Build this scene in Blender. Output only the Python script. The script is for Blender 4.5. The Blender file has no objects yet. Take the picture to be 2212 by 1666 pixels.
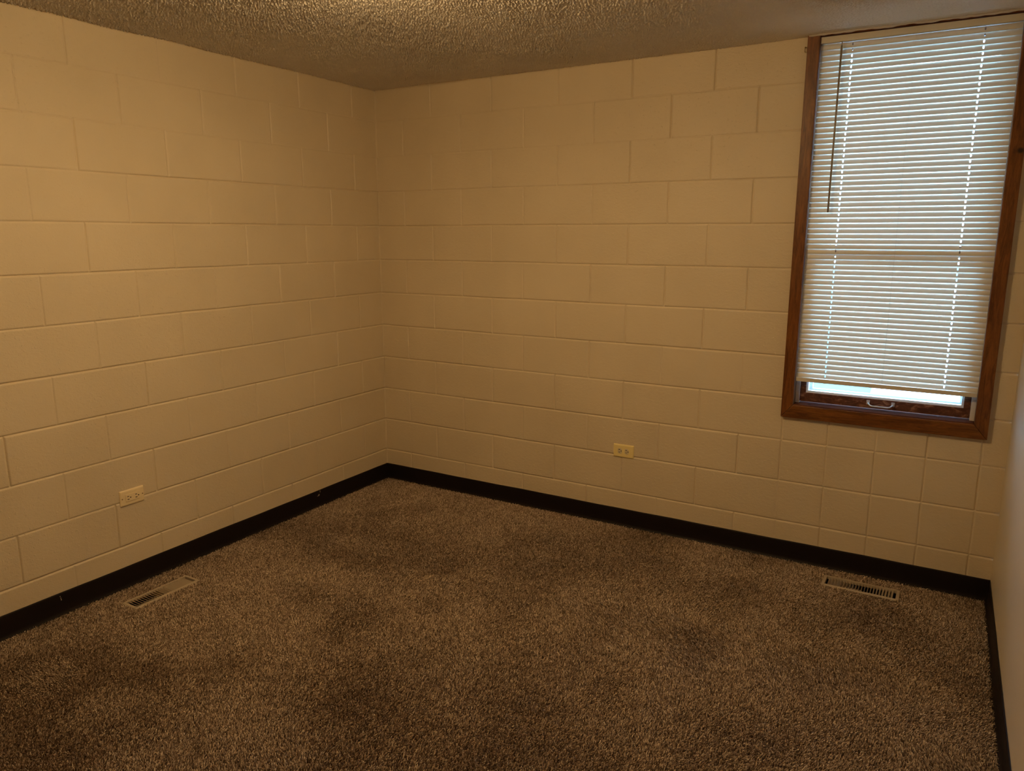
import bpy, bmesh, math, random
import numpy as np
from mathutils import Vector, Matrix

random.seed(7)
RNG = np.random.default_rng(7)
SC = bpy.context.scene
COL = SC.collection

# ------------------------------------------------------------------ camera
cam_data = bpy.data.cameras.new('camera')
cam_data.sensor_width = 36.0
cam_data.lens = 36.0 * 1626.8 / 2212.0
cam_data.clip_start = 0.02
cam = bpy.data.objects.new('camera', cam_data)
cam.location = (3.0935, -3.6501, 1.573)
cam.rotation_euler = (1.3715, 0.0, 0.5321)
COL.objects.link(cam)
SC.camera = cam

# ------------------------------------------------------------------ world, colour management
SKY_STRENGTH = 26.0
LAMP_STRENGTH = 77.0
LAMP_COLOR = (1.0, 0.66, 0.30)
world = bpy.data.worlds.new('overcast_sky')
SC.world = world
world.use_nodes = True
wn = world.node_tree
wn.nodes.clear()
w_out = wn.nodes.new('ShaderNodeOutputWorld')
w_bg = wn.nodes.new('ShaderNodeBackground')
w_bg.inputs['Strength'].default_value = SKY_STRENGTH
w_tc = wn.nodes.new('ShaderNodeTexCoord')
w_sep = wn.nodes.new('ShaderNodeSeparateXYZ')
w_ramp = wn.nodes.new('ShaderNodeValToRGB')
w_ramp.color_ramp.elements[0].position = 0.0
w_ramp.color_ramp.elements[0].color = (0.42, 0.66, 1.0, 1)
w_ramp.color_ramp.elements[1].position = 0.8
w_ramp.color_ramp.elements[1].color = (0.32, 0.55, 1.0, 1)
wn.links.new(w_tc.outputs['Generated'], w_sep.inputs[0])
wn.links.new(w_sep.outputs['Z'], w_ramp.inputs[0])
wn.links.new(w_ramp.outputs[0], w_bg.inputs['Color'])
wn.links.new(w_bg.outputs[0], w_out.inputs[0])

SC.view_settings.view_transform = 'Standard'
SC.view_settings.look = 'None'
SC.view_settings.gamma = 1.0
SC.view_settings.exposure = 0.0
SC.view_settings.use_curve_mapping = False
SC.cycles.max_bounces = 8
SC.cycles.diffuse_bounces = 6
SC.cycles.glossy_bounces = 3

# sky portal at the window opening (guides the sampling of the daylight)
pl = bpy.data.lights.new('window_portal', 'AREA')
pl.shape = 'RECTANGLE'
pl.size, pl.size_y = 0.74, 1.66
pl.cycles.is_portal = True
po = bpy.data.objects.new('window_portal', pl)
po.location = (2.846, 0.115, 1.60)
po.rotation_euler = (-math.pi / 2, 0, 0)
COL.objects.link(po)

# ------------------------------------------------------------------ helpers
def obj_from(name, verts, faces, mat=None, parent=None, smooth=False):
    me = bpy.data.meshes.new(name)
    me.from_pydata([tuple(v) for v in verts], [], faces)
    me.update()
    if smooth:
        for p in me.polygons:
            p.use_smooth = True
    if mat:
        me.materials.append(mat)
    o = bpy.data.objects.new(name, me)
    COL.objects.link(o)
    if parent:
        o.parent = parent
    return o

def bm_obj(name, bm, mat=None, parent=None, smooth=False):
    bmesh.ops.recalc_face_normals(bm, faces=bm.faces)
    me = bpy.data.meshes.new(name)
    bm.to_mesh(me)
    bm.free()
    if smooth:
        for p in me.polygons:
            p.use_smooth = True
    if mat:
        me.materials.append(mat)
    o = bpy.data.objects.new(name, me)
    COL.objects.link(o)
    if parent:
        o.parent = parent
    return o

def add_box(bm, lo, hi, bevel=0.0, seg=2, rot=None, about=None):
    r = bmesh.ops.create_cube(bm, size=1.0)
    vs = r['verts']
    c = [(a + b) / 2 for a, b in zip(lo, hi)]
    s = [b - a for a, b in zip(lo, hi)]
    for v in vs:
        v.co = Vector((c[0] + v.co.x * s[0], c[1] + v.co.y * s[1], c[2] + v.co.z * s[2]))
    geom = vs
    if bevel > 0:
        es = list({e for v in vs for e in v.link_edges})
        r = bmesh.ops.bevel(bm, geom=es, offset=bevel, segments=seg, affect='EDGES', profile=0.6)
        geom = list({v for f in r['faces'] for v in f.verts} | {v for v in vs if v.is_valid})
    if rot is not None:
        bmesh.ops.rotate(bm, verts=geom, cent=about, matrix=rot)
    return geom

def add_prism(bm, pts, y0, y1, bevel=0.0):
    """polygon in the xz plane pushed from y0 to y1"""
    a = [bm.verts.new((x, y0, z)) for x, z in pts]
    b = [bm.verts.new((x, y1, z)) for x, z in pts]
    fs = [bm.faces.new(a), bm.faces.new(b[::-1])]
    n = len(pts)
    for i in range(n):
        fs.append(bm.faces.new((a[i], b[i], b[(i + 1) % n], a[(i + 1) % n])))
    if bevel > 0:
        es = list({e for f in fs for e in f.edges})
        bmesh.ops.recalc_face_normals(bm, faces=fs)
        bmesh.ops.bevel(bm, geom=es, offset=bevel, segments=2, affect='EDGES', profile=0.6)

def add_tube(bm, pts, r, n=8, cap=True):
    rings = []
    pts = [Vector(p) for p in pts]
    for i, p in enumerate(pts):
        d = (pts[min(i + 1, len(pts) - 1)] - pts[max(i - 1, 0)]).normalized()
        up = Vector((0, 0, 1)) if abs(d.z) < 0.9 else Vector((1, 0, 0))
        u = d.cross(up).normalized()
        w = d.cross(u)
        rr = r[i] if isinstance(r, (list, tuple)) else r
        rings.append([bm.verts.new(p + (u * math.cos(2 * math.pi * k / n) + w * math.sin(2 * math.pi * k / n)) * rr) for k in range(n)])
    for a, b in zip(rings, rings[1:]):
        for k in range(n):
            bm.faces.new((a[k], a[(k + 1) % n], b[(k + 1) % n], b[k]))
    if cap:
        bm.faces.new(rings[0][::-1])
        bm.faces.new(rings[-1])

def empty(name, loc):
    e = bpy.data.objects.new(name, None)
    e.location = loc
    e.empty_display_size = 0.05
    COL.objects.link(e)
    return e

def thing(o, label, cat, group=None):
    o['label'] = label
    o['category'] = cat
    if group:
        o['group'] = group
    return o

def struct(o, label=None, cat=None):
    o['kind'] = 'structure'
    if label:
        o['label'] = label
    if cat:
        o['category'] = cat
    return o

def grid_mesh(name, P, mat, keep=None, parent=None, smooth=True):
    """P: (n, m, 3) array of points"""
    n, m = P.shape[:2]
    idx = np.arange(n * m).reshape(n, m)
    q = np.stack([idx[:-1, :-1], idx[1:, :-1], idx[1:, 1:], idx[:-1, 1:]], -1)
    if keep is not None:
        q = q[keep]
    q = q.reshape(-1, 4)
    me = bpy.data.meshes.new(name)
    me.vertices.add(n * m)
    me.vertices.foreach_set('co', P.reshape(-1).astype(np.float32))
    me.loops.add(len(q) * 4)
    me.loops.foreach_set('vertex_index', q.reshape(-1).astype(np.int32))
    me.polygons.add(len(q))
    me.polygons.foreach_set('loop_start', (np.arange(len(q)) * 4).astype(np.int32))
    me.polygons.foreach_set('use_smooth', np.full(len(q), smooth))
    me.update(calc_edges=True)
    me.validate()
    me.materials.append(mat)
    o = bpy.data.objects.new(name, me)
    COL.objects.link(o)
    if parent:
        o.parent = parent
    return o

def value_noise(x, y, seed=0):
    """smooth value noise in about [-1, 1] for arrays x, y"""
    xi = np.floor(x).astype(np.int64); yi = np.floor(y).astype(np.int64)
    fx = x - xi; fy = y - yi
    fx = fx * fx * (3 - 2 * fx); fy = fy * fy * (3 - 2 * fy)
    def h(a, b):
        v = np.sin(a * 127.1 + b * 311.7 + seed * 74.7) * 43758.5453
        return (v - np.floor(v)) * 2 - 1
    return (h(xi, yi) * (1 - fx) * (1 - fy) + h(xi + 1, yi) * fx * (1 - fy)
            + h(xi, yi + 1) * (1 - fx) * fy + h(xi + 1, yi + 1) * fx * fy)

# ------------------------------------------------------------------ materials
class NT:
    def __init__(self, name):
        self.m = bpy.data.materials.new(name)
        self.m.use_nodes = True
        self.t = self.m.node_tree
        self.b = self.t.nodes['Principled BSDF']
        self.out = self.t.nodes['Material Output']
        self.tc = self.t.nodes.new('ShaderNodeTexCoord')
    def n(self, kind, **kw):
        nd = self.t.nodes.new(kind)
        for k, v in kw.items():
            setattr(nd, k, v)
        return nd
    def l(self, a, b):
        self.t.links.new(a, b)
    def coords(self, scale=(1, 1, 1), rot=(0, 0, 0)):
        mp = self.n('ShaderNodeMapping')
        mp.inputs['Scale'].default_value = scale
        mp.inputs['Rotation'].default_value = rot
        self.l(self.tc.outputs['Object'], mp.inputs[0])
        return mp.outputs[0]
    def noise(self, scale, detail=3, rough=0.5, co=None, dist=0.0):
        nd = self.n('ShaderNodeTexNoise')
        nd.inputs['Scale'].default_value = scale
        nd.inputs['Detail'].default_value = detail
        nd.inputs['Roughness'].default_value = rough
        nd.inputs['Distortion'].default_value = dist
        self.l(co if co is not None else self.tc.outputs['Object'], nd.inputs['Vector'])
        return nd.outputs['Fac']
    def ramp(self, fac, stops):
        r = self.n('ShaderNodeValToRGB')
        els = r.color_ramp.elements
        while len(els) < len(stops):
            els.new(0.5)
        for e, (p, c) in zip(els, stops):
            e.position = p
            e.color = (*c, 1) if len(c) == 3 else c
        self.l(fac, r.inputs[0])
        return r.outputs[0]
    def math(self, op, a, b):
        nd = self.n('ShaderNodeMath', operation=op)
        for i, v in enumerate((a, b)):
            if isinstance(v, (int, float)):
                nd.inputs[i].default_value = v
            else:
                self.l(v, nd.inputs[i])
        return nd.outputs[0]
    def mix(self, fac, a, b, mode='MIX'):
        nd = self.n('ShaderNodeMix', data_type='RGBA', blend_type=mode)
        for i, v in ((0, fac), (6, a), (7, b)):
            if isinstance(v, (int, float)):
                nd.inputs[i].default_value = v
            elif isinstance(v, tuple):
                nd.inputs[i].default_value = (*v, 1)
            else:
                self.l(v, nd.inputs[i])
        return nd.outputs[2]
    def bump(self, h, dist, strength=1.0, prev=None):
        nd = self.n('ShaderNodeBump')
        nd.inputs['Distance'].default_value = dist
        nd.inputs['Strength'].default_value = strength
        self.l(h, nd.inputs['Height'])
        if prev is not None:
            self.l(prev, nd.inputs['Normal'])
        return nd.outputs[0]

def simple(name, col, rough=0.5, metal=0.0, spec=0.5):
    k = NT(name)
    k.b.inputs['Base Color'].default_value = (*col, 1)
    k.b.inputs['Roughness'].default_value = rough
    k.b.inputs['Metallic'].default_value = metal
    k.b.inputs['Specular IOR Level'].default_value = spec
    return k.m

def block_paint():
    k = NT('cream_block_paint')
    n1 = k.noise(2.2, 4)
    col = k.ramp(n1, [(0.3, (0.68, 0.585, 0.43)), (0.7, (0.74, 0.64, 0.475))])
    k.l(col, k.b.inputs['Base Color'])
    k.b.inputs['Roughness'].default_value = 0.48
    k.b.inputs['Specular IOR Level'].default_value = 0.35
    # sandy face texture, stronger in some blocks than in others
    patch = k.ramp(k.noise(1.3, 2), [(0.35, (0.25, 0.25, 0.25)), (0.62, (1, 1, 1))])
    fine = k.noise(170, 3, 0.6, co=k.coords((1, 1, 1.6)))
    mid = k.noise(48, 3, 0.55, co=k.coords((1, 1, 1.8)), dist=0.6)
    pit = k.ramp(k.noise(85, 1), [(0.66, (0, 0, 0)), (0.74, (1, 1, 1))])
    h = k.math('ADD', k.math('MULTIPLY', fine, 0.5), k.math('MULTIPLY', mid, 0.9))
    h = k.math('ADD', h, k.math('MULTIPLY', pit, 0.5))
    h = k.math('MULTIPLY', h, patch)
    nrm = k.bump(h, 0.0022, 0.9)
    k.l(nrm, k.b.inputs['Normal'])
    return k.m

def smooth_paint():
    k = NT('cream_smooth_paint')
    col = k.ramp(k.noise(1.5, 3), [(0.3, (0.67, 0.58, 0.43)), (0.7, (0.70, 0.61, 0.46))])
    k.l(col, k.b.inputs['Base Color'])
    k.b.inputs['Roughness'].default_value = 0.42
    nrm = k.bump(k.noise(220, 2), 0.0004, 0.5)
    k.l(nrm, k.b.inputs['Normal'])
    return k.m

def ceiling_texture():
    k = NT('textured_ceiling_plaster')
    col = k.ramp(k.noise(1.8, 3), [(0.3, (0.82, 0.77, 0.70)), (0.7, (0.86, 0.81, 0.74))])
    k.l(col, k.b.inputs['Base Color'])
    k.b.inputs['Roughness'].default_value = 0.55
    k.b.inputs['Specular IOR Level'].default_value = 0.4
    nrm = k.bump(k.noise(330, 2), 0.0008, 0.6)
    k.l(nrm, k.b.inputs['Normal'])
    return k.m

def wood(name, dark, light, axis):
    k = NT(name)
    sc = {'x': (1.0, 9.0, 9.0), 'z': (9.0, 9.0, 1.0)}[axis]
    co = k.coords(sc)
    g = k.noise(7.0, 6, 0.62, co=co, dist=1.1)
    fine = k.noise(60, 3, 0.6, co=co)
    blot = k.noise(5.5, 3, 0.5)
    c = k.ramp(k.math('ADD', k.math('MULTIPLY', g, 0.75), k.math('MULTIPLY', fine, 0.25)),
               [(0.38, dark), (0.60, light)])
    c = k.mix(k.ramp(blot, [(0.35, (0, 0, 0)), (0.65, (0.45, 0.45, 0.45))]), c, (0.80, 0.62, 0.52), 'MULTIPLY')
    kn = k.n('ShaderNodeTexVoronoi')
    kn.inputs['Scale'].default_value = 6.0
    k.l(k.coords((1, 1, 1)), kn.inputs['Vector'])
    knot = k.ramp(kn.outputs['Distance'], [(0.04, (1, 1, 1)), (0.085, (0, 0, 0))])
    c = k.mix(knot, c, tuple(v * 0.25 for v in dark))
    k.l(c, k.b.inputs['Base Color'])
    k.b.inputs['Roughness'].default_value = 0.36
    k.l(k.bump(g, 0.0006, 0.5), k.b.inputs['Normal'])
    return k.m

def worn_wood():
    k = NT('worn_sash_wood')
    co = k.coords((1.0, 1.0, 1.8))
    g = k.noise(26, 4, 0.6, co=co, dist=0.8)
    c = k.ramp(g, [(0.42, (0.075, 0.022, 0.012)), (0.56, (0.14, 0.05, 0.026)), (0.66, (0.32, 0.17, 0.095))])
    k.l(c, k.b.inputs['Base Color'])
    k.b.inputs['Roughness'].default_value = 0.45
    return k.m

def emission(name, col, s):
    m = bpy.data.materials.new(name)
    m.use_nodes = True
    t = m.node_tree
    t.nodes.clear()
    o = t.nodes.new('ShaderNodeOutputMaterial')
    e = t.nodes.new('ShaderNodeEmission')
    e.inputs['Color'].default_value = (*col, 1)
    e.inputs['Strength'].default_value = s
    t.links.new(e.outputs[0], o.inputs[0])
    return m

def pane_glass():
    m = bpy.data.materials.new('window_glass')
    m.use_nodes = True
    t = m.node_tree
    t.nodes.clear()
    o = t.nodes.new('ShaderNodeOutputMaterial')
    mx = t.nodes.new('ShaderNodeMixShader')
    tr = t.nodes.new('ShaderNodeBsdfTransparent')
    tr.inputs[0].default_value = (0.93, 0.97, 0.96, 1)
    gl = t.nodes.new('ShaderNodeBsdfGlossy')
    gl.inputs['Roughness'].default_value = 0.02
    fr = t.nodes.new('ShaderNodeFresnel')
    fr.inputs['IOR'].default_value = 1.45
    t.links.new(fr.outputs[0], mx.inputs[0])
    t.links.new(tr.outputs[0], mx.inputs[1])
    t.links.new(gl.outputs[0], mx.inputs[2])
    t.links.new(mx.outputs[0], o.inputs[0])
    return m

M_BLOCK = block_paint()
M_SMOOTH = smooth_paint()
M_CEIL = ceiling_texture()
M_BASE = simple('black_vinyl_cove', (0.013, 0.009, 0.0085), 0.5, spec=0.15)
M_CASE_Z = wood('stained_casing_upright', (0.10, 0.032, 0.007), (0.24, 0.092, 0.020), 'z')
M_CASE_X = wood('stained_casing_level', (0.10, 0.034, 0.006), (0.25, 0.098, 0.018), 'x')
M_STOOL = wood('stained_stool', (0.07, 0.02, 0.008), (0.16, 0.055, 0.02), 'x')
M_STOOL.node_tree.nodes['Principled BSDF'].inputs['Roughness'].default_value = 0.7
M_STOOL.node_tree.nodes['Principled BSDF'].inputs['Specular IOR Level'].default_value = 0.15
M_SASH = worn_wood()
M_LINER = simple('white_vinyl_liner', (0.72, 0.70, 0.66), 0.4)
M_ALU = simple('white_storm_frame', (0.75, 0.78, 0.80), 0.35)
def slat_mat():
    k = NT('ivory_vinyl_slat')
    k.b.inputs['Base Color'].default_value = (0.82, 0.79, 0.70, 1)
    k.b.inputs['Roughness'].default_value = 0.38
    tr = k.n('ShaderNodeBsdfTranslucent')
    tr.inputs['Color'].default_value = (0.85, 0.76, 0.56, 1)
    mx = k.n('ShaderNodeMixShader')
    mx.inputs[0].default_value = 0.03
    k.l(k.b.outputs[0], mx.inputs[1]); k.l(tr.outputs[0], mx.inputs[2]); k.l(mx.outputs[0], k.out.inputs[0])
    return k.m
M_SLAT = slat_mat()
M_RAIL = simple('ivory_rail_enamel', (0.70, 0.66, 0.58), 0.4)
M_CORD = simple('ladder_cord', (0.62, 0.60, 0.56), 0.8)
M_WAND = simple('smoky_wand', (0.30, 0.25, 0.16), 0.35)
M_GLASS = pane_glass()
M_REAR = simple('bounce_damping_brown', (0.16, 0.11, 0.07), 0.7)  # dark colour chosen to cut light bounced off the unseen rear wall
M_NICKEL = simple('brushed_pull', (0.75, 0.76, 0.80), 0.3, 0.6)
M_CAULK = simple('caulk_bead', (0.62, 0.57, 0.52), 0.45)
M_IVORY = simple('ivory_plastic', (0.93, 0.78, 0.36), 0.38)
M_TAN = simple('tan_plastic', (0.90, 0.76, 0.49), 0.38)
M_RECEP = simple('brown_ivory_receptacle', (0.74, 0.64, 0.43), 0.4)
M_HOLE = simple('dark_slot', (0.015, 0.010, 0.004), 0.7)
M_SCREW = simple('dull_screw', (0.25, 0.16, 0.07), 0.45, 0.5)
M_VENT = simple('tan_vent_enamel', (0.47, 0.39, 0.29), 0.42)
M_DUCT = simple('dark_duct_metal', (0.02, 0.017, 0.014), 0.7)
M_PAINTDRIP = simple('dried_paint', (0.40, 0.34, 0.26), 0.5)
M_BRASS = simple('lamp_ring_metal', (0.8, 0.75, 0.65), 0.35, 0.8)

# ------------------------------------------------------------------ room dimensions
CH = 0.20211          # block course height
HB = 0.2032           # half block length
CEIL = 2.404
YF = -4.30            # wall behind the camera
def right_x(y):       # the right wall runs very slightly outward towards the camera
    return 3.341 - 0.012 * y
OPEN_X0, OPEN_X1, OPEN_Z0 = 2.474, 3.219, 0.770

# ------------------------------------------------------------------ block walls
def lines(lo, hi, step, extra=(), interior=0.026):
    s = set()
    k = math.floor(lo / step)
    while k * step <= hi + 0.02:
        for j in range(-8, 9):
            v = k * step + j * 0.0015
            if lo <= v <= hi:
                s.add(round(v, 5))
        k += 1
    for e in extra:
        s.add(round(e, 5))
    s.add(round(lo, 5)); s.add(round(hi, 5))
    s = sorted(s)
    out = [s[0]]
    for a, b in zip(s, s[1:]):
        if b - a > interior:
            n = int(math.ceil((b - a) / interior))
            for i in range(1, n):
                out.append(a + (b - a) * i / n)
        if b - out[-1] > 2e-4 or b in extra:
            out.append(b)
    return np.array(out)

def hrand(a, b, seed):
    v = np.sin(a * 12.9898 + b * 78.233 + seed * 37.719) * 43758.5453
    return v - np.floor(v)

def block_height(d, z, odd_first, stack_from, seed, weak_from):
    """recess (m, positive = into the wall) of a painted block wall at distance d and height z"""
    dd = d + 0.0012 * value_noise(d * 3, z * 14, seed)
    zz = z + 0.0014 * value_noise(d * 5, z * 3, seed + 1)
    kr = np.round(zz / CH)
    dz = np.abs(zz - kr * CH)
    course = np.floor(zz / CH).astype(int)
    even = (course % 2 == 0)
    off = np.where(even == odd_first, 0.0, HB)       # joints at 16in multiples or shifted by 8in
    kv = np.round((dd - off) / (2 * HB))
    dv = np.abs(dd - off - kv * 2 * HB)
    if stack_from is not None:
        ks = np.round(dd / HB)
        ds = np.abs(dd - ks * HB)
        st = dd > stack_from - HB / 2
        dv = np.where(st, ds, dv)
        kv = np.where(st, ks + 100, kv)
    kcol = np.floor((dd - off) / (2 * HB))
    fh = 0.55 + 0.75 * hrand(kr, np.floor(d / 0.8), seed)
    fh = np.where(kr >= weak_from, fh * 0.45, fh)
    fv = 0.35 + 0.95 * hrand(kv, course, seed + 3) ** 0.8
    ph = np.exp(-(dz / 0.0037) ** 2) * fh
    pv = np.exp(-(dv / 0.0036) ** 2) * fv
    rec = 0.0056 * np.maximum(ph, pv)
    # every block sits a fraction of a millimetre in or out
    fade = np.clip(np.minimum(dz, dv) / 0.006, 0, 1)
    rec += 0.0012 * (hrand(kcol, course, seed + 5) - 0.5) * fade
    rec += 0.0006 * value_noise(d * 2.0, z * 2.5, seed + 9)
    rec += 0.00035 * value_noise(d * 22, z * 26, seed + 11)
    # thick paint fillet in the corner
    rec -= 0.0035 * np.exp(-(d / 0.005) ** 2)
    return rec

# back wall (y = 0, faces -y)
W_BACK = 3.345
xs = lines(0.0, W_BACK, HB, extra=(OPEN_X0, OPEN_X1))
zs = lines(0.0, CEIL + 0.02, CH, extra=(OPEN_Z0,))
X, Z = np.meshgrid(xs, zs, indexing='ij')
H = block_height(X, Z, False, 12 * HB, 2.0, 10)
P = np.stack([X, H, Z], -1)
xm = (xs[:-1] + xs[1:]) / 2; zm = (zs[:-1] + zs[1:]) / 2
XM, ZM = np.meshgrid(xm, zm, indexing='ij')
keep = ~((XM > OPEN_X0) & (XM < OPEN_X1) & (ZM > OPEN_Z0))
wb = struct(grid_mesh('wall_back', P, M_BLOCK, keep), 'cream painted concrete block wall with the window', 'wall')

# left wall (x = 0, faces +x), d = -y
ds = lines(0.0, -YF, HB)
zs2 = lines(0.0, CEIL + 0.02, CH)
D, Z2 = np.meshgrid(ds, zs2, indexing='ij')
H2 = block_height(D, Z2, True, None, 5.0, 10)
P2 = np.stack([-H2, -D, Z2], -1)[::-1]
wl = struct(grid_mesh('wall_left', P2, M_BLOCK), 'cream painted concrete block wall on the left', 'wall')

# right wall (smooth) and the wall behind the camera
x0r, x1r = right_x(0), right_x(YF)
wr = struct(obj_from('wall_right', [(x0r, 0, 0), (x1r, YF, 0), (x1r, YF, CEIL + .02), (x0r, 0, CEIL + .02),
                                    (x0r + .1, 0, 0), (x1r + .1, YF, 0), (x1r + .1, YF, CEIL + .02), (x0r + .1, 0, CEIL + .02)],
                     [(0, 1, 2, 3), (4, 7, 6, 5), (0, 4, 5, 1), (3, 2, 6, 7), (0, 3, 7, 4), (1, 5, 6, 2)], M_SMOOTH),
            'smooth cream plaster wall at the right edge', 'wall')
wf = struct(obj_from('wall_front', [(0, YF, 0), (x1r, YF, 0), (x1r, YF, CEIL + .02), (0, YF, CEIL + .02),
                                    (0, YF - .1, 0), (x1r, YF - .1, 0), (x1r, YF - .1, CEIL + .02), (0, YF - .1, CEIL + .02)],
                     [(0, 3, 2, 1), (4, 5, 6, 7), (0, 1, 5, 4), (3, 7, 6, 2), (0, 4, 7, 3), (1, 2, 6, 5)], M_REAR),
            'unseen wall behind the viewer, coloured dark to cut bounced light', 'wall')

# wall thickness round the window opening and an outside skin, so no sky leaks past the blocks
bm = bmesh.new()
add_box(bm, (OPEN_X0 - 0.10, 0.006, OPEN_Z0 - 0.10), (OPEN_X0, 0.19, CEIL + 0.2))
add_box(bm, (OPEN_X1, 0.006, OPEN_Z0 - 0.10), (OPEN_X1 + 0.20, 0.19, CEIL + 0.2))
add_box(bm, (OPEN_X0, 0.006, OPEN_Z0 - 0.10), (OPEN_X1, 0.19, OPEN_Z0))
add_box(bm, (OPEN_X0, 0.03, CEIL + 0.012), (OPEN_X1, 0.19, CEIL + 0.2))
add_box(bm, (-0.006, 0.006, -0.10), (OPEN_X0 - 0.10, 0.19, CEIL + 0.2))
add_box(bm, (OPEN_X0 - 0.10, 0.006, -0.10), (OPEN_X1 + 0.20, 0.19, OPEN_Z0 - 0.10))
core = bm_obj('wall_core', bm, M_BLOCK, wb)
bm = bmesh.new()
add_box(bm, (-0.2, YF - 0.1, -0.10), (-0.006, 0.19, CEIL + 0.2))
bm_obj('wall_core', bm, M_BLOCK, wl)

# ------------------------------------------------------------------ ceiling
def band_noise(nx, ny, cell, lo_wl, hi_wl, seed):
    r = np.random.default_rng(seed).standard_normal((nx, ny))
    F = np.fft.rfft2(r)
    fx = np.fft.fftfreq(nx, cell)[:, None]; fy = np.fft.rfftfreq(ny, cell)[None, :]
    f = np.sqrt(fx ** 2 + fy ** 2)
    c = 0.5 * (1 / lo_wl + 1 / hi_wl); w = 0.5 * (1 / lo_wl - 1 / hi_wl)
    F *= np.exp(-((f - c) / w) ** 2)
    o = np.fft.irfft2(F, s=(nx, ny))
    return o / o.std()

CX1, CY0 = 3.40, -2.35
cell = 0.0028
cx = np.arange(-0.02, CX1 + cell, cell); cy = np.arange(CY0, 0.012, cell)
n0, n1 = len(cx), len(cy)
GX, GY = np.meshgrid(cx, cy, indexing='ij')
worm = band_noise(n0, n1, cell, 0.009, 0.018, 3)
lump = np.clip(worm - 0.15, 0, 1.6) ** 0.8
amp = 0.0085 * (0.75 + 0.35 * value_noise(GX * 3, GY * 3, 4))
edge = np.clip((-GY - 0.02) / 0.16, 0, 1)
amp *= 0.5 + 0.5 * edge
nearwin = np.clip((GX - 2.05) / 0.35, 0, 1) * np.clip((GY + 0.75) / 0.45, 0, 1)
amp *= 1 - 0.78 * nearwin
zc = CEIL - lump * amp + 0.004 * value_noise(GX * 1.4, GY * 1.4, 8) * np.clip(-GY / 0.3, 0, 1)
zc += 0.0035 * value_noise(GX * 5, GY * 5, 12) * 0.5
zc += 0.010 * np.exp(-((GY + 0.052) / 0.018) ** 2) * np.clip((GX - 2.46) / 0.05, 0, 1)     # hollow behind the caulk bead
CP = np.stack([GX, GY, zc], -1)[::-1]
ce = struct(grid_mesh('ceiling', CP, M_CEIL), 'cream ceiling with knobbly sprayed plaster texture', 'ceiling')
bm = bmesh.new()
add_box(bm, (-0.2, YF - 0.1, CEIL + 0.022), (3.60, 0.03, CEIL + 0.10))
add_box(bm, (-0.05, YF - 0.05, CEIL), (3.45, CY0 + 0.002, CEIL + 0.03))
bm_obj('ceiling_slab', bm, M_CEIL, ce)

# ------------------------------------------------------------------ floor with two vent cut-outs
V1 = dict(x0=0.127, x1=0.229, y0=-1.927, y1=-1.606)
V2 = dict(x0=2.690, x1=3.009, y0=-0.205, y1=-0.093)
FX = sorted([-0.02, 3.46] + [V1['x0'] + .012, V1['x1'] - .012, V2['x0'] + .012, V2['x1'] - .012])
FY = sorted([YF - 0.05, 0.02] + [V1['y0'] + .012, V1['y1'] - .012, V2['y0'] + .012, V2['y1'] - .012])
bm = bmesh.new()
vv = [[bm.verts.new((x, y, 0.0)) for y in FY] for x in FX]
for i in range(len(FX) - 1):
    for j in range(len(FY) - 1):
        mx_, my_ = (FX[i] + FX[i + 1]) / 2, (FY[j] + FY[j + 1]) / 2
        if any(v['x0'] < mx_ < v['x1'] and v['y0'] < my_ < v['y1'] for v in (V1, V2)):
            continue
        bm.faces.new((vv[i][j], vv[i + 1][j], vv[i + 1][j + 1], vv[i][j + 1]))
M_BACKING = simple('carpet_backing', (0.07, 0.045, 0.028), 0.95, spec=0.05)
fl = struct(bm_obj('floor', bm, M_BACKING), 'floor under brown carpet', 'floor')

# carpet pile: bent yarn tufts, leaning in brushed patches
def pile_mat():
    k = NT('heather_brown_yarn')
    at = k.n('ShaderNodeAttribute', attribute_name='tone')
    c = k.ramp(at.outputs['Fac'], [(0.0, (0.15, 0.103, 0.070)), (0.35, (0.35, 0.26, 0.185)),
                                   (0.7, (0.55, 0.43, 0.32)), (1.0, (0.80, 0.67, 0.53))])
    k.l(c, k.b.inputs['Base Color'])
    k.b.inputs['Roughness'].default_value = 0.75
    k.b.inputs['Specular IOR Level'].default_value = 0.25
    return k.m
M_PILE = pile_mat()

def tuft_points(sp, region):
    gx = np.arange(0.006, 3.40, sp); gy = np.arange(YF + 0.01, -0.006, sp)
    A, B = np.meshgrid(gx, gy, indexing='ij')
    A = A.ravel() + RNG.uniform(-.5, .5, A.size) * sp; B = B.ravel() + RNG.uniform(-.5, .5, B.size) * sp
    m = (A > 0.004) & (A < 3.341 - 0.012 * B - 0.006) & (B < -0.005)
    near = B > (-3.35 + 0.59 * A)
    m &= near if region else ~near
    for v in (V1, V2):
        m &= ~((A > v['x0'] - .002) & (A < v['x1'] + .002) & (B > v['y0'] - .002) & (B < v['y1'] + .002))
    return A[m], B[m]

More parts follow.
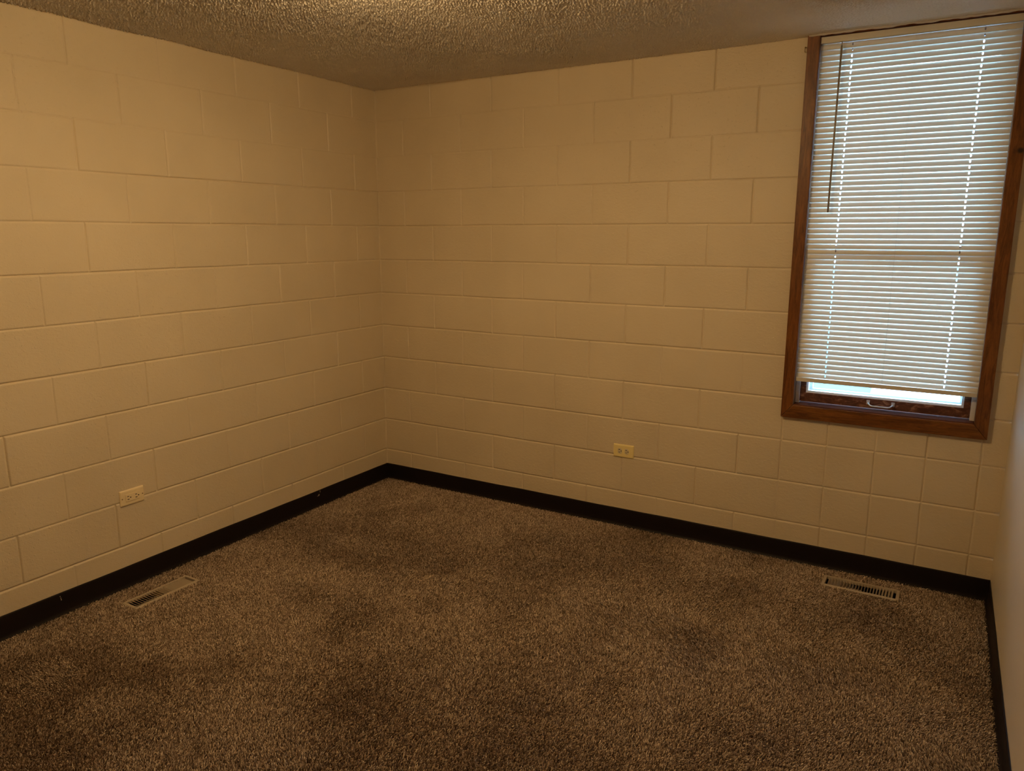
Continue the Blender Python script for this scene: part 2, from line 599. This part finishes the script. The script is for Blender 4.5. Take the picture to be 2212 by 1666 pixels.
def build_pile(name, sp, region, rad, parent):
    A, B = tuft_points(sp, region)
    N = len(A)
    ang = 2.6 * value_noise(A * 2.1, B * 2.1, 20) + 1.3 * value_noise(A * 5.5, B * 5.5, 21) + 0.8
    amt = 0.55 + 0.26 * value_noise(A * 3.1, B * 3.1, 22)
    ra = RNG.uniform(0, 2 * np.pi, N); rm = RNG.uniform(0.15, 1.0, N)
    lx = 0.0042 * amt * np.cos(ang) + 0.0048 * rm * np.cos(ra)
    ly = 0.0042 * amt * np.sin(ang) + 0.0048 * rm * np.sin(ra)
    hgt = RNG.uniform(0.0095, 0.0150, N)
    P = np.zeros((N, 4, 3))
    for j, (t, z) in enumerate(((0, -0.001), (0.15, 0.42), (0.6, 0.85), (1.15, 1.0))):
        P[:, j, 0] = A + lx * t
        P[:, j, 1] = B + ly * t
        P[:, j, 2] = hgt * z if j else -0.001
    P[:, 1, 0] += RNG.normal(0, 0.0008, N); P[:, 1, 1] += RNG.normal(0, 0.0008, N)
    cd = bpy.data.hair_curves.new(name)
    cd.add_curves([4] * N)
    cd.attributes['position'].data.foreach_set('vector', P.reshape(-1).astype(np.float32))
    r = cd.attributes.get('radius') or cd.attributes.new('radius', 'FLOAT', 'POINT')
    R = np.tile(np.array([0.8, 1.0, 0.95, 0.35]) * rad, (N, 1)) * RNG.uniform(0.75, 1.2, (N, 1))
    r.data.foreach_set('value', R.reshape(-1).astype(np.float32))
    tn = cd.attributes.new('tone', 'FLOAT', 'CURVE')
    tone = np.clip(0.46 + 0.33 * RNG.standard_normal(N) + 0.08 * value_noise(A * 30, B * 30, 30), 0, 1)
    tn.data.foreach_set('value', tone.astype(np.float32))
    cd.materials.append(M_PILE)
    o = bpy.data.objects.new(name, cd)
    COL.objects.link(o)
    if parent:
        o.parent = parent
    return o
cp = build_pile('carpet_pile', 0.0042, True, 0.00150, None)
cp['kind'] = 'stuff'
thing(cp, 'heathered brown twist carpet covering the whole floor', 'carpet')
cp2 = build_pile('carpet_pile_edge', 0.0075, False, 0.0026, cp)
cp2.name = 'carpet_margin'

# ------------------------------------------------------------------ vinyl cove baseboards
def cove_profile():
    # (distance from wall, height)
    return [(0.0005, 0.0), (0.017, 0.004), (0.0155, 0.009), (0.008, 0.016), (0.0050, 0.028), (0.0042, 0.060), (0.0040, 0.100), (0.0030, 0.1055), (0.0005, 0.1070)]

def baseboard(name, path, inward, label, closed_dir=None):
    """path: list of (x, y) along the wall face; inward(x, y) unit normal into room"""
    prof = cove_profile()
    V, F = [], []
    n = len(prof)
    for i, (x, y) in enumerate(path):
        nx, ny = inward[i]
        wob = 0.0006 * math.sin(i * 1.7) + 0.0007 * math.sin(i * 0.61)
        for j, (d, z) in enumerate(prof):
            V.append((x + nx * d, y + ny * d, z * (1 + (wob * 8 if j > 4 else 0))))
    for i in range(len(path) - 1):
        for j in range(n - 1):
            a = i * n + j
            F.append((a, a + 1, a + n + 1, a + n))
    o = obj_from(name, V, F, M_BASE, smooth=True)
    struct(o, label, 'baseboard')
    return o
NB = 40
cove = 0.0
baseboard('baseboard_back', [(0.0 + (x0r) * i / NB, -0.001) for i in range(NB + 1)], [(0, -1)] * (NB + 1), 'black vinyl baseboard along the back wall under the window')
bl = baseboard('baseboard_left', [(0.001, 0.0 + YF * i / NB) for i in range(NB + 1)], [(1, 0)] * (NB + 1), 'black vinyl baseboard along the left block wall')
baseboard('baseboard_right', [(right_x(YF * i / NB) - 0.001, YF * i / NB) for i in range(NB + 1)], [(-1, 0)] * (NB + 1), 'black vinyl baseboard along the smooth right wall')
# dried paint runs on the left baseboard
def drip(y, z, w, h, seed):
    rr = random.Random(seed)
    bm = bmesh.new()
    n = 9
    ring = []
    for k in range(n):
        a = 2 * math.pi * k / n
        q = rr.uniform(0.75, 1.15)
        ring.append(bm.verts.new((0.0052, y + math.cos(a) * w * q, z + math.sin(a) * h * q)))
    c = bm.verts.new((0.0072, y, z - 0.1 * h))
    for k in range(n):
        bm.faces.new((ring[k], ring[(k + 1) % n], c))
    bm_obj('paint_drip', bm, M_PAINTDRIP, bl, True)
drip(-0.612, 0.0975, 0.0018, 0.0075, 1)
drip(-0.622, 0.079, 0.0045, 0.006, 2)
drip(-0.628, 0.075, 0.009, 0.0022, 6)
drip(-2.108, 0.0925, 0.0022, 0.003, 3)
drip(-2.106, 0.0845, 0.0022, 0.0035, 4)
drip(-2.105, 0.0765, 0.0022, 0.0032, 5)

# ------------------------------------------------------------------ window
XI0, XI1 = 2.482, 3.210        # inner edges of the casing
XO0, XO1 = 2.431, 3.262        # outer edges
ZI, ZO = 0.786, 0.724
win = empty('window_1', (2.846, 0.0, 0.80))
struct(win, 'tall window in stained wood casing beside the right wall', 'window')
def wpart(name, bm, mat, smooth=False, parent=None):
    o = bm_obj(name, bm, mat, None, smooth)
    if parent is None:
        parent = win
        o.data.transform(Matrix.Translation(-Vector(win.location)))
    else:
        o.data.transform(Matrix.Translation(-Vector(win.location)))
    o.parent = parent
    return o
bm = bmesh.new(); add_prism(bm, [(XO0, ZO), (XI0, ZI), (XI0, CEIL), (XO0, CEIL)], -0.024, 0.004, 0.003)
wpart('casing', bm, M_CASE_Z)
bm = bmesh.new(); add_prism(bm, [(XO1, ZO), (XO1, CEIL), (XI1, CEIL), (XI1, ZI)], -0.024, 0.004, 0.003)
wpart('casing', bm, M_CASE_Z)
bm = bmesh.new(); add_prism(bm, [(XO0 + .0006, ZO), (XO1 - .0006, ZO), (XI1 - .0006, ZI), (XI0 + .0006, ZI)], -0.024, 0.004, 0.003)
wpart('casing', bm, M_CASE_X)
# jambs, head, stool
bm = bmesh.new()
add_box(bm, (OPEN_X0 - .004, 0.002, ZI - .01), (XI0, 0.100, CEIL))
wpart('jamb', bm, M_CASE_Z)
bm = bmesh.new()
add_box(bm, (XI1, 0.002, ZI - .01), (OPEN_X1 + .004, 0.100, CEIL))
wpart('jamb', bm, M_CASE_Z)
bm = bmesh.new(); add_box(bm, (XI0 + .0005, -0.022, 2.3955), (XI1 - .0005, 0.100, CEIL + .01), 0.0015)
wpart('head_jamb', bm, M_STOOL)
bm = bmesh.new()
add_box(bm, (XI0 + .0005, -0.020, ZI - .016), (XI1 - .0005, 0.100, ZI + .004), 0.0012)
wpart('stool', bm, M_STOOL)
# white jamb liners
for a, b in ((XI0 + .0005, XI0 + .0185), (XI1 - .0185, XI1 - .0005)):
    bm = bmesh.new()
    add_box(bm, (a, 0.028, ZI + .004), (b, 0.098, 2.395), 0.001)
    wpart('jamb_liner', bm, M_LINER)
# lower sash
SX0, SX1 = XI0 + .019, XI1 - .019
GX0, GX1, GZ0 = 2.527, 3.165, 0.841
MEET = 1.50
def frame_bm(x0, x1, z0, z1, gx0, gx1, gz0, gz1, y0, y1, bev=0.002):
    bm = bmesh.new()
    add_box(bm, (x0, y0, z0), (gx0, y1, z1), bev)
    add_box(bm, (gx1, y0, z0), (x1, y1, z1), bev)
    add_box(bm, (gx0 - .001, y0, z0), (gx1 + .001, y1, gz0), bev)
    add_box(bm, (gx0 - .001, y0, gz1), (gx1 + .001, y1, z1), bev)
    return bm
sash = wpart('lower_sash', frame_bm(SX0, SX1, 0.7985, MEET + .02, GX0, GX1, GZ0, MEET - .02, 0.032, 0.062), M_SASH)
wpart('glazing_bead', frame_bm(GX0 - .001, GX1 + .001, GZ0 - .001, MEET - .018, GX0 + .009, GX1 - .009, GZ0 + .010, MEET - .028, 0.036, 0.058, 0.001), M_ALU, parent=sash)
bm = bmesh.new(); add_box(bm, (GX0 + .004, 0.046, GZ0 + .004), (GX1 - .004, 0.049, MEET - .022))
wpart('pane', bm, M_GLASS, parent=sash)
# lift handle on the bottom rail
bm = bmesh.new()
hx0, hx1 = 2.795, 2.896
pts = [(hx0, 0.033, 0.823), (hx0 + .002, 0.018, 0.821), (hx0 + .010, 0.012, 0.814)]
pts += [(hx0 + .02 + (hx1 - hx0 - .04) * i / 6, 0.0105, 0.8115) for i in range(7)]
pts += [(hx1 - .010, 0.012, 0.814), (hx1 - .002, 0.018, 0.821), (hx1, 0.033, 0.823)]
add_tube(bm, pts, 0.0036, 8)
for hx in (hx0, hx1):
    add_box(bm, (hx - .007, 0.029, 0.814), (hx + .007, 0.0325, 0.834), 0.001)
wpart('lift_handle', bm, M_NICKEL, True, parent=sash)
# upper sash behind
us = wpart('upper_sash', frame_bm(SX0, SX1, MEET - .02, 2.394, GX0, GX1, MEET + .02, 2.345, 0.066, 0.094), M_SASH)
bm = bmesh.new(); add_box(bm, (GX0 - .002, 0.078, MEET + .016), (GX1 + .002, 0.081, 2.349))
wpart('pane', bm, M_GLASS, parent=us)
# storm window outside
wpart('storm_frame', frame_bm(XI0 + .001, XI1 - .001, 0.792, 2.394, 2.545, 3.150, 0.850, 2.34, 0.104, 0.122, 0.002), M_ALU)
# outside sill closing the bottom of the opening
bm = bmesh.new(); add_box(bm, (OPEN_X0 + .001, 0.1005, OPEN_Z0 + .001), (OPEN_X1 - .001, 0.21, 0.791), 0.002)
wpart('outer_sill', bm, M_ALU)

# caulk bead between ceiling and window head, a lumpy run
bm = bmesh.new()
pp, rad = [], []
for i in range(60):
    x = 2.436 + (3.338 - 2.436) * i / 59
    pp.append((x, -0.026 + 0.0015 * math.sin(i * 0.9) + 0.001 * math.sin(i * 0.37), CEIL - 0.0015 + 0.0012 * math.sin(i * 0.53 + 1)))
    rad.append(0.0050 + 0.0012 * math.sin(i * 0.71) + 0.0010 * math.sin(i * 1.9))
add_tube(bm, pp, rad, 10)
cb = bm_obj('trim_1', bm, M_CAULK, None, True)
struct(cb, 'lumpy caulk bead where ceiling meets the window head', 'trim')

# ------------------------------------------------------------------ mini blind
BX0, BX1 = 2.4835, 3.2085
blind = empty('venetian_blind', (2.846, 0.006, 2.394))
thing(blind, 'ivory slatted mini blind lowered almost fully over the window', 'blind')
BL = Vector(blind.location)
def bpart(name, bm, mat, smooth=False, parent=None):
    o = bm_obj(name, bm, mat, None, smooth)
    o.data.transform(Matrix.Translation(-BL))
    o.parent = parent or blind
    return o
bm = bmesh.new()
add_box(bm, (BX0, -0.0125, 2.3675), (BX1, 0.0165, 2.3935), 0.0015)
bpart('head_rail', bm, M_RAIL)
PITCH = 0.02262
TILT = math.radians(71.8)       # from horizontal, room edge down
SW = 0.0254
zc0 = 2.3545
nsl = 64
me = None
NSEG = 8
HOLES = (2.6095, 3.0850)
def slat_mesh():
    """curved vinyl slat with an oblong rout hole at each lift cord"""
    V, F = [], []
    R = 0.0205                # crown radius of the slat
    half = math.asin(SW / 2 / R)
    xs_ = sorted([BX0 + (BX1 - BX0) * i / 24 for i in range(25)] + [h + d for h in HOLES for d in (-.0026, -.0018, .0018, .0026)])
    us = [-1, -.8, -.6, -.42, -.30, -.15, 0, .15, .30, .42, .6, .8, 1]
    nj = len(us)
    for x in xs_:
        for t in us:
            a = t * half
            u = R * math.sin(a); h = R * (math.cos(a) - math.cos(half))
            # u runs from the outdoor edge (-) to the room edge (+); the room edge is turned down
            V.append((x - 2.846, -(u * math.cos(TILT) + h * math.sin(TILT)), -u * math.sin(TILT) + h * math.cos(TILT)))
    for i in range(len(xs_) - 1):
        xm_ = (xs_[i] + xs_[i + 1]) / 2
        dx = min(abs(xm_ - h) for h in HOLES)
        for j in range(nj - 1):
            tm = abs(us[j] + us[j + 1]) / 2
            if (dx < .0018 and tm < .42) or (dx < .0026 and tm < .30):
                continue
            a = i * nj + j
            F.append((a, a + 1, a + nj + 1, a + nj))
    m = bpy.data.meshes.new('slat')
    m.from_pydata(V, [], F)
    for p in m.polygons:
        p.use_smooth = True
    m.materials.append(M_SLAT)
    return m
sm = slat_mesh()
rs = random.Random(3)
for i in range(nsl):
    z = zc0 - i * PITCH
    if z < 0.921:
        break
    o = bpy.data.objects.new('slat', sm)
    COL.objects.link(o)
    o.parent = blind
    sag = 0.0
    o.location = (rs.uniform(-.0006, .0006), 0.0, z - BL.z + rs.uniform(-.0002, .0002))
    o.rotation_euler = (rs.uniform(-.003, .003), rs.uniform(-.0003, .0003), 0)
zlast = z
bm = bmesh.new()
add_box(bm, (BX0, -0.0100, 0.8985), (BX1, 0.0145, 0.9165), 0.002)
bpart('bottom_rail', bm, M_RAIL)
for x in (2.609, 2.846, 3.083):
    bm = bmesh.new(); add_box(bm, (x - .004, -0.004, 0.8965), (x + .004, 0.008, 0.9005), 0.001)
    bpart('cord_plug', bm, M_RAIL)
# ladder cords and lift cords
for x, hv in ((2.6095, 1), (2.846, 0), (3.0850, 1)):
    bm = bmesh.new()
    for y in (-0.0125, 0.0125):
        add_tube(bm, [(x, BL.y - 0.0 + y - 0.006 + 0.006, 2.367), (x, BL.y + y, 1.6), (x, BL.y + y, 0.914)], 0.00035 if hv == 0 else 0.0005, 5)
    bpart('ladder_cord', bm, M_CORD, True)
# tilt wand
bm = bmesh.new()
add_tube(bm, [(2.569, -0.014, 2.368), (2.569, -0.0185, 2.356), (2.569, -0.0185, 2.349)], 0.0016, 8)
add_tube(bm, [(2.569, -0.0185, 2.350), (2.568, -0.0195, 2.0), (2.567, -0.0205, 1.664)], 0.0042, 6)
bpart('tilt_wand', bm, M_WAND, True)

# small screw hook at the top left of the window
bm = bmesh.new()
add_tube(bm, [(2.421, 0.002, 2.362), (2.421, -0.010, 2.362), (2.421, -0.015, 2.358), (2.421, -0.016, 2.350), (2.421, -0.012, 2.343), (2.421, -0.006, 2.342)], 0.0020, 8)
hk = bm_obj('screw_hook', bm, simple('brass_hook', (0.75, 0.62, 0.38), 0.25, 0.9), None, True)
thing(hk, 'tiny brass screw hook beside the top left window corner', 'hook')

# ------------------------------------------------------------------ outlets
def outlet(kind, origin, rotz, label):
    root = empty('wall_outlet', origin)
    root.rotation_euler = (0, 0, rotz)
    thing(root, label, 'electrical outlet')
    mat = M_IVORY if kind == 'duplex' else M_TAN
    W, Hh = 0.115, 0.071
    bm = bmesh.new()
    # domed cover plate: outer rim on the wall, bevel, flat face
    def rect(w, h, y, r=0.003, n=3):
        out = []
        for cx_, cz_, a0 in ((w / 2 - r, h / 2 - r, 0), (-w / 2 + r, h / 2 - r, 90), (-w / 2 + r, -h / 2 + r, 180), (w / 2 - r, -h / 2 + r, 270)):
            for k in range(n + 1):
                a = math.radians(a0 + 90 * k / n)
                out.append(bm.verts.new((cx_ + r * math.cos(a), y, cz_ + r * math.sin(a))))
        return out
    rings = [rect(W, Hh, 0.001), rect(W, Hh, -0.002), rect(W - .004, Hh - .004, -0.0048), rect(W - .012, Hh - .012, -0.0066)]
    for a, b in zip(rings, rings[1:]):
        n = len(a)
        for k in range(n):
            bm.faces.new((a[k], a[(k + 1) % n], b[(k + 1) % n], b[k]))
    bm.faces.new(rings[-1])
    bm_obj('plate', bm, mat, root)
    if kind == 'duplex':
        centers = (-0.0195, 0.0195)
        for cxx in centers:
            bm = bmesh.new()
            a = []; b = []
            for k in range(24):
                t = 2 * math.pi * k / 24
                x = max(-0.0125, min(0.0125, 0.0165 * math.cos(t))); z = 0.0165 * math.sin(t)
                a.append(bm.verts.new((cxx + x, -0.0064, z))); b.append(bm.verts.new((cxx + x * .94, -0.0080, z * .94)))
            for k in range(24):
                bm.faces.new((a[k], a[(k + 1) % 24], b[(k + 1) % 24], b[k]))
            bm.faces.new(b)
            rc = bm_obj('receptacle', bm, M_RECEP, root)
            bm = bmesh.new()
            add_box(bm, (cxx - .0065, -0.0086, 0.0052), (cxx + .0020, -0.0078, 0.0082))
            add_box(bm, (cxx - .0055, -0.0086, -0.0076), (cxx + .0015, -0.0078, -0.0050))
            add_tube(bm, [(cxx + .0082, -0.0078, 0), (cxx + .0082, -0.0086, 0)], 0.0028, 10)
            bm_obj('slot', bm, M_HOLE, rc)
        bm = bmesh.new(); add_tube(bm, [(0, -0.006, 0), (0, -0.0074, 0)], 0.0026, 12)
        bm_obj('screw', bm, mat, root)
    else:
        bm = bmesh.new()
        add_box(bm, (-0.0335, -0.0092, -0.0165), (0.0335, -0.0060, 0.0165), 0.0012)
        rc = bm_obj('receptacle', bm, mat, root)
        for cxx in (-0.0200, 0.0180):
            bm = bmesh.new()
            add_box(bm, (cxx - .0060, -0.0098, 0.0052), (cxx + .0022, -0.0090, 0.0080))
            add_box(bm, (cxx - .0060, -0.0098, -0.0082), (cxx + .0030, -0.0090, -0.0052))
            add_tube(bm, [(cxx + .0095, -0.0090, 0.0), (cxx + .0095, -0.0098, 0.0)], 0.0028, 10)
            bm_obj('slot', bm, M_HOLE, rc)
        for sx in (-0.0485, 0.0485):
            bm = bmesh.new(); add_tube(bm, [(sx, -0.0060, 0), (sx, -0.0076, 0)], 0.0026, 12)
            bm_obj('screw', bm, M_SCREW, root)
    return root
outlet('duplex', (1.639, -0.0006, 0.431), 0.0, 'ivory sideways duplex outlet with two round receptacles below the window level on back wall')
outlet('decora', (0.0006, -1.7515, 0.4205), math.pi / 2, 'tan sideways outlet with rectangular receptacle and two end screws on left wall')

# ------------------------------------------------------------------ floor registers
def register(origin, rotz, L, Wd, label, damper):
    """long axis along local x"""
    root = empty('floor_register', origin)
    root.rotation_euler = (0, 0, rotz)
    thing(root, label, 'floor vent')
    bx, by = 0.0145, 0.0135
    bm = bmesh.new()
    z0, z1 = 0.0, 0.0035
    def ring(l, w, z):
        return [bm.verts.new(p) for p in ((-l / 2, -w / 2, z), (l / 2, -w / 2, z), (l / 2, w / 2, z), (-l / 2, w / 2, z))]
    rr = [ring(L, Wd, -0.004), ring(L, Wd, z0), ring(L - .006, Wd - .006, z1), ring(L - 2 * bx, Wd - 2 * by, z1), ring(L - 2 * bx - .002, Wd - 2 * by - .002, -0.010)]
    for a, b in zip(rr, rr[1:]):
        for k in range(4):
            bm.faces.new((a[k], a[(k + 1) % 4], b[(k + 1) % 4], b[k]))
    bm_obj('frame', bm, M_VENT, root)
    # duct boot below
    l, w = L - 2 * bx + .006, Wd - 2 * by + .006
    bm = bmesh.new()
    a = [bm.verts.new(p) for p in ((-l / 2, -w / 2, -.004), (l / 2, -w / 2, -.004), (l / 2, w / 2, -.004), (-l / 2, w / 2, -.004))]
    b = [bm.verts.new(p) for p in ((-l / 2, -w / 2, -.12), (l / 2, -w / 2, -.12), (l / 2, w / 2, -.12), (-l / 2, w / 2, -.12))]
    for k in range(4):
        bm.faces.new((a[k], a[(k + 1) % 4], b[(k + 1) % 4], b[k]))
    bm.faces.new(b)
    bm_obj('duct_boot', bm, M_DUCT, root)
    n = 22
    li = L - 2 * bx
    wi = (Wd - 2 * by) / 2 - .0005
    for i in range(n):
        t = (i + 0.5) / n * 2 - 1
        x = t * (li / 2 - 0.006)
        tilt = math.copysign(min(1.0, abs(t) * 2.2 + 0.25), t) * math.radians(44)
        if damper == 'right':
            tilt = math.copysign(min(1.0, abs(t) * 1.3), t) * math.radians(38)
        bm = bmesh.new()
        # vane: leans so that its top edge points outward
        hh = 0.0150
        prof = [(math.sin(tilt) * s, math.cos(tilt) * s) for s in (0, -hh)]
        th = 0.0008
        nx, nz = math.cos(tilt) * th, -math.sin(tilt) * th
        vs = []
        for (px, pz) in prof:
            for sg in (-1, 1):
                for yy in (-wi, wi):
                    vs.append(bm.verts.new((x + px + sg * nx, yy, pz + sg * nz + 0.0010)))
        # indices: prof p, side s, y e -> p*4 + s*2 + e
        for q in ((0, 1, 3, 2), (4, 6, 7, 5), (0, 4, 5, 1), (2, 3, 7, 6), (0, 2, 6, 4), (1, 5, 7, 3)):
            bm.faces.new([vs[k] for k in q])
        bm_obj('louver', bm, M_VENT, root)
    bm = bmesh.new()
    add_box(bm, (-li / 2 + .01, -wi + .002, -0.030), (li * 0.02, wi - .002, -0.0285))
    bm_obj('damper', bm, M_VENT, root)
    return root
register(((V1['x0'] + V1['x1']) / 2, (V1['y0'] + V1['y1']) / 2, 0.0100), math.pi / 2, V1['y1'] - V1['y0'], V1['x1'] - V1['x0'],
         'tan metal floor vent in the carpet beside the left wall', 'left')
register(((V2['x0'] + V2['x1']) / 2, (V2['y0'] + V2['y1']) / 2, 0.0100), 0.0, V2['x1'] - V2['x0'], V2['y1'] - V2['y0'],
         'tan metal floor vent in the carpet below the window', 'right')

# ------------------------------------------------------------------ ceiling lamp (just above the frame)
LX, LY = 1.62, -1.97
lamp = empty('ceiling_lamp', (LX, LY, CEIL))
thing(lamp, 'round flush ceiling light with glowing glass drum in mid ceiling', 'lamp')
def lathe(prof, n, name, mat, parent):
    bm = bmesh.new()
    rings = []
    for r, z in prof:
        rings.append([bm.verts.new((r * math.cos(2 * math.pi * k / n), r * math.sin(2 * math.pi * k / n), z)) for k in range(n)])
    for a, b in zip(rings, rings[1:]):
        for k in range(n):
            bm.faces.new((a[k], a[(k + 1) % n], b[(k + 1) % n], b[k]))
    bm.faces.new(rings[-1])
    return bm_obj(name, bm, mat, parent, True)
lathe([(0.150, 0.0), (0.162, -0.003), (0.162, -0.012), (0.150, -0.014)], 32, 'base_ring', M_BRASS, lamp)
lathe([(0.149, -0.013), (0.150, -0.090), (0.148, -0.138)], 24, 'glass_drum',
      emission('glowing_drum_glass', LAMP_COLOR, LAMP_STRENGTH * 0.74), lamp)
lathe([(0.1485, -0.1385), (0.140, -0.144), (0.07, -0.148), (0.01, -0.149)], 24, 'glass_diffuser',
      emission('glowing_diffuser_glass', LAMP_COLOR, LAMP_STRENGTH), lamp)

# ------------------------------------------------------------------ outdoors seen in the gap under the blind
def ground_mat():
    k = NT('pale_lawn')
    c = k.ramp(k.noise(1.6, 5, 0.65), [(0.42, (0.035, 0.075, 0.066)), (0.58, (0.05, 0.095, 0.085)), (0.66, (0.28, 0.28, 0.27))])
    k.l(c, k.b.inputs['Base Color'])
    k.b.inputs['Roughness'].default_value = 0.9
    return k.m
bm = bmesh.new(); add_box(bm, (-30, 0.25, -0.85), (40, 60, -0.75))
lw = struct(bm_obj('ground', bm, ground_mat()), 'pale lawn outside the window', 'ground')
bm = bmesh.new()
a = [bm.verts.new(p) for p in ((2.35, 3.0, -0.745), (14, 3.0, -0.745), (14, 40, -0.745), (0.85, 40, -0.745))]
bm.faces.new(a)
r = bmesh.ops.extrude_face_region(bm, geom=bm.faces[:])
for v in r['geom']:
    if isinstance(v, bmesh.types.BMVert):
        v.co.z -= 0.004
pv = bm_obj('pavement', bm, simple('bright_concrete', (0.62, 0.62, 0.60), 0.9))
struct(pv, 'bright concrete paving outside the window', 'pavement')

bm = bmesh.new(); add_box(bm, (-1.5, 0.20, 2.52), (5.5, 0.85, 2.60))
struct(bm_obj('eave', bm, simple('eave_soffit', (0.45, 0.42, 0.38), 0.8)), 'roof overhang outside above the window', 'eave')
